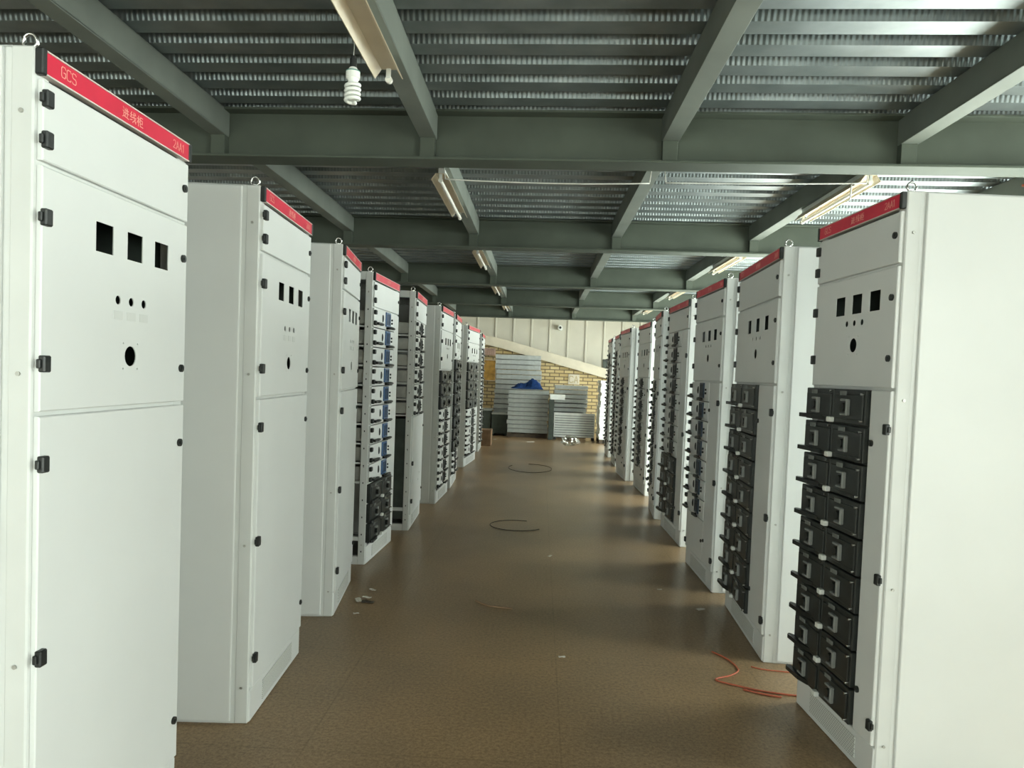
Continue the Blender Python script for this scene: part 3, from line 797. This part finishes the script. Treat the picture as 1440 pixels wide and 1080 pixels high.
# ------------------------------------------------------------------ ceiling lamps
def reflector(mb, y0, y1, wide, m='cream'):
    w = wide
    pts = [(-w, 0), (-w*.55, .045), (w*.55, .045), (w, 0)]
    pin = [(-w+.004, -.001), (-w*.52, .040), (w*.52, .040), (w-.004, -.001)]
    mb.prism(pts + pin[::-1], y0, y1, 'Y', m)
def lamp(x, y, ln, label, tube=True, z=2.80, wide=.062):
    r = empty('hanging_batten_lamp', (x, y, z)); tag(r, label, 'ceiling lamp', 'batten lamps under the joists')
    b = MB(); reflector(b, 0, ln, wide); b.build('reflector', None, r)
    MB().box(-.022, .022, .03, ln-.03, .044, .088, 'wbit', .003).build('batten_case', None, r)
    for yy in (.0, ln-.016):
        h = MB(); h.cyl((.0, yy+.008 + (.012 if yy > .1 else -.0), -.004), .016, .02, 'Y', 'tube', 14); h.box(-.010, .010, yy, yy+.016, 0, .042, 'wbit', .002)
        h.build('lamp_holder', None, r)
    if tube: MB().cyl((0, ln/2, -.004), .0135, ln-.04, 'Y', 'tube', 14).build('tube', None, r)
    return r
LM = ['first in the middle left line, cream reflector above the spiral bulb', 'second in the middle left line, just past the nearest beam', 'third in the middle left line', 'fourth in the middle left line', 'farthest in the middle left line']
LY = [2.10, 5.00, 7.97, 10.95, 13.95]
for i, y in enumerate(LY): lamp(-.740, y, 1.2, 'fluorescent batten lamp, ' + LM[i], i > 0, 2.80, .066)
RM = ['above the gap before the nearest right cabinet', 'over the second and third right cabinets', 'over the fourth right cabinet', 'over the far right cabinets', 'farthest above the right row']
for i, y in enumerate([4.75, 7.75, 10.75, 13.7]): lamp(2.07, y, 1.2, 'fluorescent batten lamp of the right line, ' + RM[i], True, 2.80, .066)
lamp(3.44, 4.55, 1.2, 'fluorescent batten lamp at the right edge, beside the orange cord', True, 2.80, .066)

# spiral bulb on its cord
r = empty('spiral_bulb', (-.822, 3.0, 2.575)); tag(r, 'white spiral energy saving bulb hanging on a short cord from the deck', 'light bulb')
sp = []
for k in range(0, 150):
    t = k/149; a = t*2*PI*4.3; rr = .027*(1 if t > .12 else (.35+.65*t/.12))
    sp.append((rr*math.cos(a), rr*math.sin(a), .004+t*.078))
MB().tube(sp, .0078, 'bulbw', 8).build('spiral_tube', None, r)
b = MB(); b.cyl((0, 0, .094), .018, .02, 'Z', 'bulbw', 18, .026); b.cyl((0, 0, .115), .029, .026, 'Z', 'bulbw', 20); b.cyl((0, 0, .138), .027, .020, 'Z', 'bulbw', 20, .014); b.build('ballast', None, r)
MB().cyl((0, 0, .130), .0295, .004, 'Z', 'bulbg', 20).build('green_ring', None, r)
b = MB(); b.cyl((0, 0, .163), .015, .036, 'Z', 'black', 14); b.cyl((0, 0, .187), .010, .014, 'Z', 'black', 12); b.build('socket', None, r)
MB().tube([(0, 0, .19), (.002, .0, .24), (-.002, .004, .36), (0, .01, .478)], .0022, 'wire', 6).build('cord', None, r)

# pale wires strung across the second bay, with a hook
def strung(x0, x1, y, z0, z1, sag, label, extra=None):
    pts = [(x0+(x1-x0)*t, y+SK*(x0+(x1-x0)*t), z0+(z1-z0)*t-sag*4*t*(1-t)) for t in [k/16 for k in range(17)]]
    b = MB(); b.tube(pts, .0045, 'wire', 6)
    for q in (0, -1): b.tube([pts[q], (pts[q][0]-(.01 if q == 0 else -.01), pts[q][1], 2.84), (pts[q][0]-(.015 if q == 0 else -.015), pts[q][1], 2.889)], .0035, 'wire', 6)
    if extra: b.tube(extra, .0045, 'wire', 6)
    o = b.build('hanging_wire'); tag(o, label, 'wire', 'pale wires strung under the deck')
strung(-.68, .66, 4.78, 2.755, 2.750, .014, 'pale wire strung between the two middle joists past the nearest beam')
strung(.765, 2.02, 4.78, 2.755, 2.775, .004, 'pale wire strung from the middle right joist to the right joist', [(1.93, 4.78+SK*1.93, 2.772), (1.925, 4.78+SK*1.93, 2.67), (1.90, 4.78+SK*1.9, 2.655)])

# knee brace and orange cord at the upper right
r = empty('knee_brace', (0, 0, 0)); tag(r, 'dark grey diagonal steel brace above the nearest right cabinet', 'brace')
b = MB(); b.prism([(2.78, 2.75), (2.98, 2.75), (3.62, 2.35), (3.42, 2.35)], 4.86, 4.96, 'Y', 'joist'); b.build('brace_bar', None, r)
b = MB(); b.box(3.40, 3.66, 4.80, 5.02, 2.33, 2.36, 'joist'); b.build('seat_plate', None, r)
c = MB(); c.box(3.43, 3.63, 4.84, 4.98, 0, 2.34, 'joist', .004)
o = c.build('steel_column'); tag(o, 'grey steel post carrying the diagonal brace behind the right row', 'column')
b = MB(); b.tube([(2.86, 4.50, 2.735), (3.0, 4.49, 2.728), (3.2, 4.48, 2.742), (3.5, 4.47, 2.752), (3.9, 4.45, 2.742)], .008, 'orange', 8)
tag(b.build('extension_cord'), 'orange cord slung under the beam at the upper right', 'cord')

# ------------------------------------------------------------------ things on the floor
def cord(pts, rad, m, name, label, cat, group=None):
    P = [Vector((p[0], p[1], rad+.0005)) for p in pts]; out = []
    for i in range(len(P)-1):
        p0, p1, p2, p3 = P[max(0, i-1)], P[i], P[i+1], P[min(len(P)-1, i+2)]
        for k in range(6):
            t = k/6
            out.append(.5*((2*p1)+(p2-p0)*t+(2*p0-5*p1+4*p2-p3)*t*t+(3*p1-p0-3*p2+p3)*t**3))
    out.append(P[-1])
    tag(MB().tube(out, rad, m, 6).build(name), label, cat, group)
FLOORCORDS = True
cord([(1.00, 3.93), (1.06, 3.83), (1.08, 3.70), (1.02, 3.62), (.93, 3.56), (1.02, 3.50), (1.14, 3.45), (1.30, 3.42), (1.50, 3.41)], .004, 'orange', 'extension_cord', 'thin orange cord zigzagging out from the gap beside the nearest right cabinet', 'cord')
cord([(1.04, 3.46), (1.12, 3.42), (1.20, 3.395)], .004, 'orange', 'extension_cord', 'short straight orange cord on the floor below the zigzag one', 'cord')
cord([(1.16, 3.75), (1.22, 3.72), (1.35, 3.70)], .003, 'orange', 'extension_cord', 'tiny orange cord end at the foot of the second right cabinet', 'cord')
cord([(-.36, 4.60), (-.28, 4.52), (-.22, 4.50), (-.12, 4.48)], .005, 'card', 'timber_sliver', 'brown sliver lying in the middle of the near floor', 'scrap')
def ring(cx, cy, rx, ry, n, label, gap=.8, ph=0):
    cord([(cx+rx*math.cos(ph+2*PI*gap*k/n), cy+ry*math.sin(ph+2*PI*gap*k/n)) for k in range(n+1)], .0032, 'darkwire', 'wire_loop', label, 'wire', 'dark wires on the floor')
ring(-.10, 11.3, .34, .50, 14, 'loose dark wire loop on the floor far down the aisle', .85, 2.6)
ring(-.17, 6.98, .26, .24, 14, 'loose dark wire loop on the floor halfway down the aisle', .72, 1.2)
def scrap(x, y, s, label, m='paper', n=1):
    from mathutils import noise
    bm = bmesh.new()
    for q in range(n):
        ox, oy = random.uniform(-s, s)*(n > 1), random.uniform(-s, s)*(n > 1)
        g = [[None]*5 for _ in range(5)]; a = random.uniform(0, PI)
        for i in range(5):
            for j in range(5):
                u, v = (i/4-.5)*s*1.6, (j/4-.5)*s*.8
                g[i][j] = bm.verts.new((ox+u*math.cos(a)-v*math.sin(a), oy+u*math.sin(a)+v*math.cos(a), .004+abs(noise.noise(Vector((u*60+q, v*60, x))))*s*.35))
        for i in range(4):
            for j in range(4): bm.faces.new((g[i][j], g[i+1][j], g[i+1][j+1], g[i][j+1]))
    me = bpy.data.meshes.new('floor_scrap'); bm.to_mesh(me); bm.free(); me.materials.append(M[m])
    o = link('floor_scrap', me); o.location = (x, y, 0)
    so = o.modifiers.new('s', 'SOLIDIFY'); so.thickness = .0015; so.offset = 1
    tag(o, label, 'scrap', 'scraps on the floor')
scrap(-1.03, 4.47, .05, 'heap of dark and white scraps at the foot of the third left cabinet', 'scrapdark')
scrap(-1.10, 4.50, .045, 'crumpled white paper in the heap of scraps at the foot of the third left cabinet', 'paper')
scrap(-1.06, 4.56, .035, 'white paper scrap beside the dark scraps on the left', 'paper')
scrap(-1.06, 4.72, .03, 'small pale scrap by the foot of the third left cabinet, farthest of three', 'paper')
scrap(-1.05, 4.25, .022, 'small pale scrap nearest the camera beside the second left cabinet', 'paper')
scrap(.173, 3.744, .022, 'tiny white paper scrap alone in the middle of the near floor', 'paper')
scrap(.137, 5.837, .030, 'tiny white paper scrap in the centre of the aisle, level with the third right cabinet', 'paper')
scrap(1.097, 4.652, .035, 'pale curled scrap at the foot of the second right cabinet', 'paper')
scrap(.9, 5.05, .02, 'tiny white scrap before the third right cabinet', 'paper')
scrap(-.15, 15.6, .10, 'crumpled white paper before the low grey stack', 'paper')
scrap(-.95, 15.9, .06, 'small white scrap before the dark crates', 'paper')

# ------------------------------------------------------------------ light
w = bpy.data.worlds.new('World'); bpy.context.scene.world = w; w.use_nodes = True
bg = w.node_tree.nodes['Background']; bg.inputs['Color'].default_value = (.965, 1.0, .965, 1); bg.inputs['Strength'].default_value = 16.0

# ------------------------------------------------------------------ camera
f_px, yaw, pitch, roll, hc, cx, cy = 1012.57716, 3.56570652e-02, -3.79200513e-02, -3.82113392e-02, 1.48526741, 721.98886, 563.354166
Mw = Matrix.Rotation(yaw, 3, 'Z') @ Matrix.Rotation(pitch, 3, 'X') @ Matrix.Rotation(roll, 3, 'Y')
Rb = Mw @ Matrix(((1, 0, 0), (0, 0, -1), (0, 1, 0)))      # blender camera looks along -Z, up +Y
cd = bpy.data.cameras.new('camera'); cam = bpy.data.objects.new('camera', cd); C.objects.link(cam)
cam.matrix_world = Matrix.Translation((0, 0, hc)) @ Rb.to_4x4()
cd.sensor_fit = 'HORIZONTAL'; cd.sensor_width = 36; cd.lens = 36*f_px/1440
cd.shift_x = (720-cx)/1440; cd.shift_y = (cy-540)/1440; cd.clip_start = .05; cd.clip_end = 200
sc = bpy.context.scene; sc.camera = cam
vs = sc.view_settings; vs.view_transform = 'Standard'; vs.look = 'None'; vs.gamma = 1; vs.exposure = 0.30; vs.use_curve_mapping = False
try:
    sc.cycles.use_denoising = True; sc.cycles.max_bounces = 8; sc.cycles.diffuse_bounces = 5; sc.cycles.glossy_bounces = 4; sc.cycles.transparent_max_bounces = 12
    sc.cycles.sample_clamp_indirect = 8; sc.cycles.caustics_reflective = False; sc.cycles.caustics_refractive = False
except Exception: pass
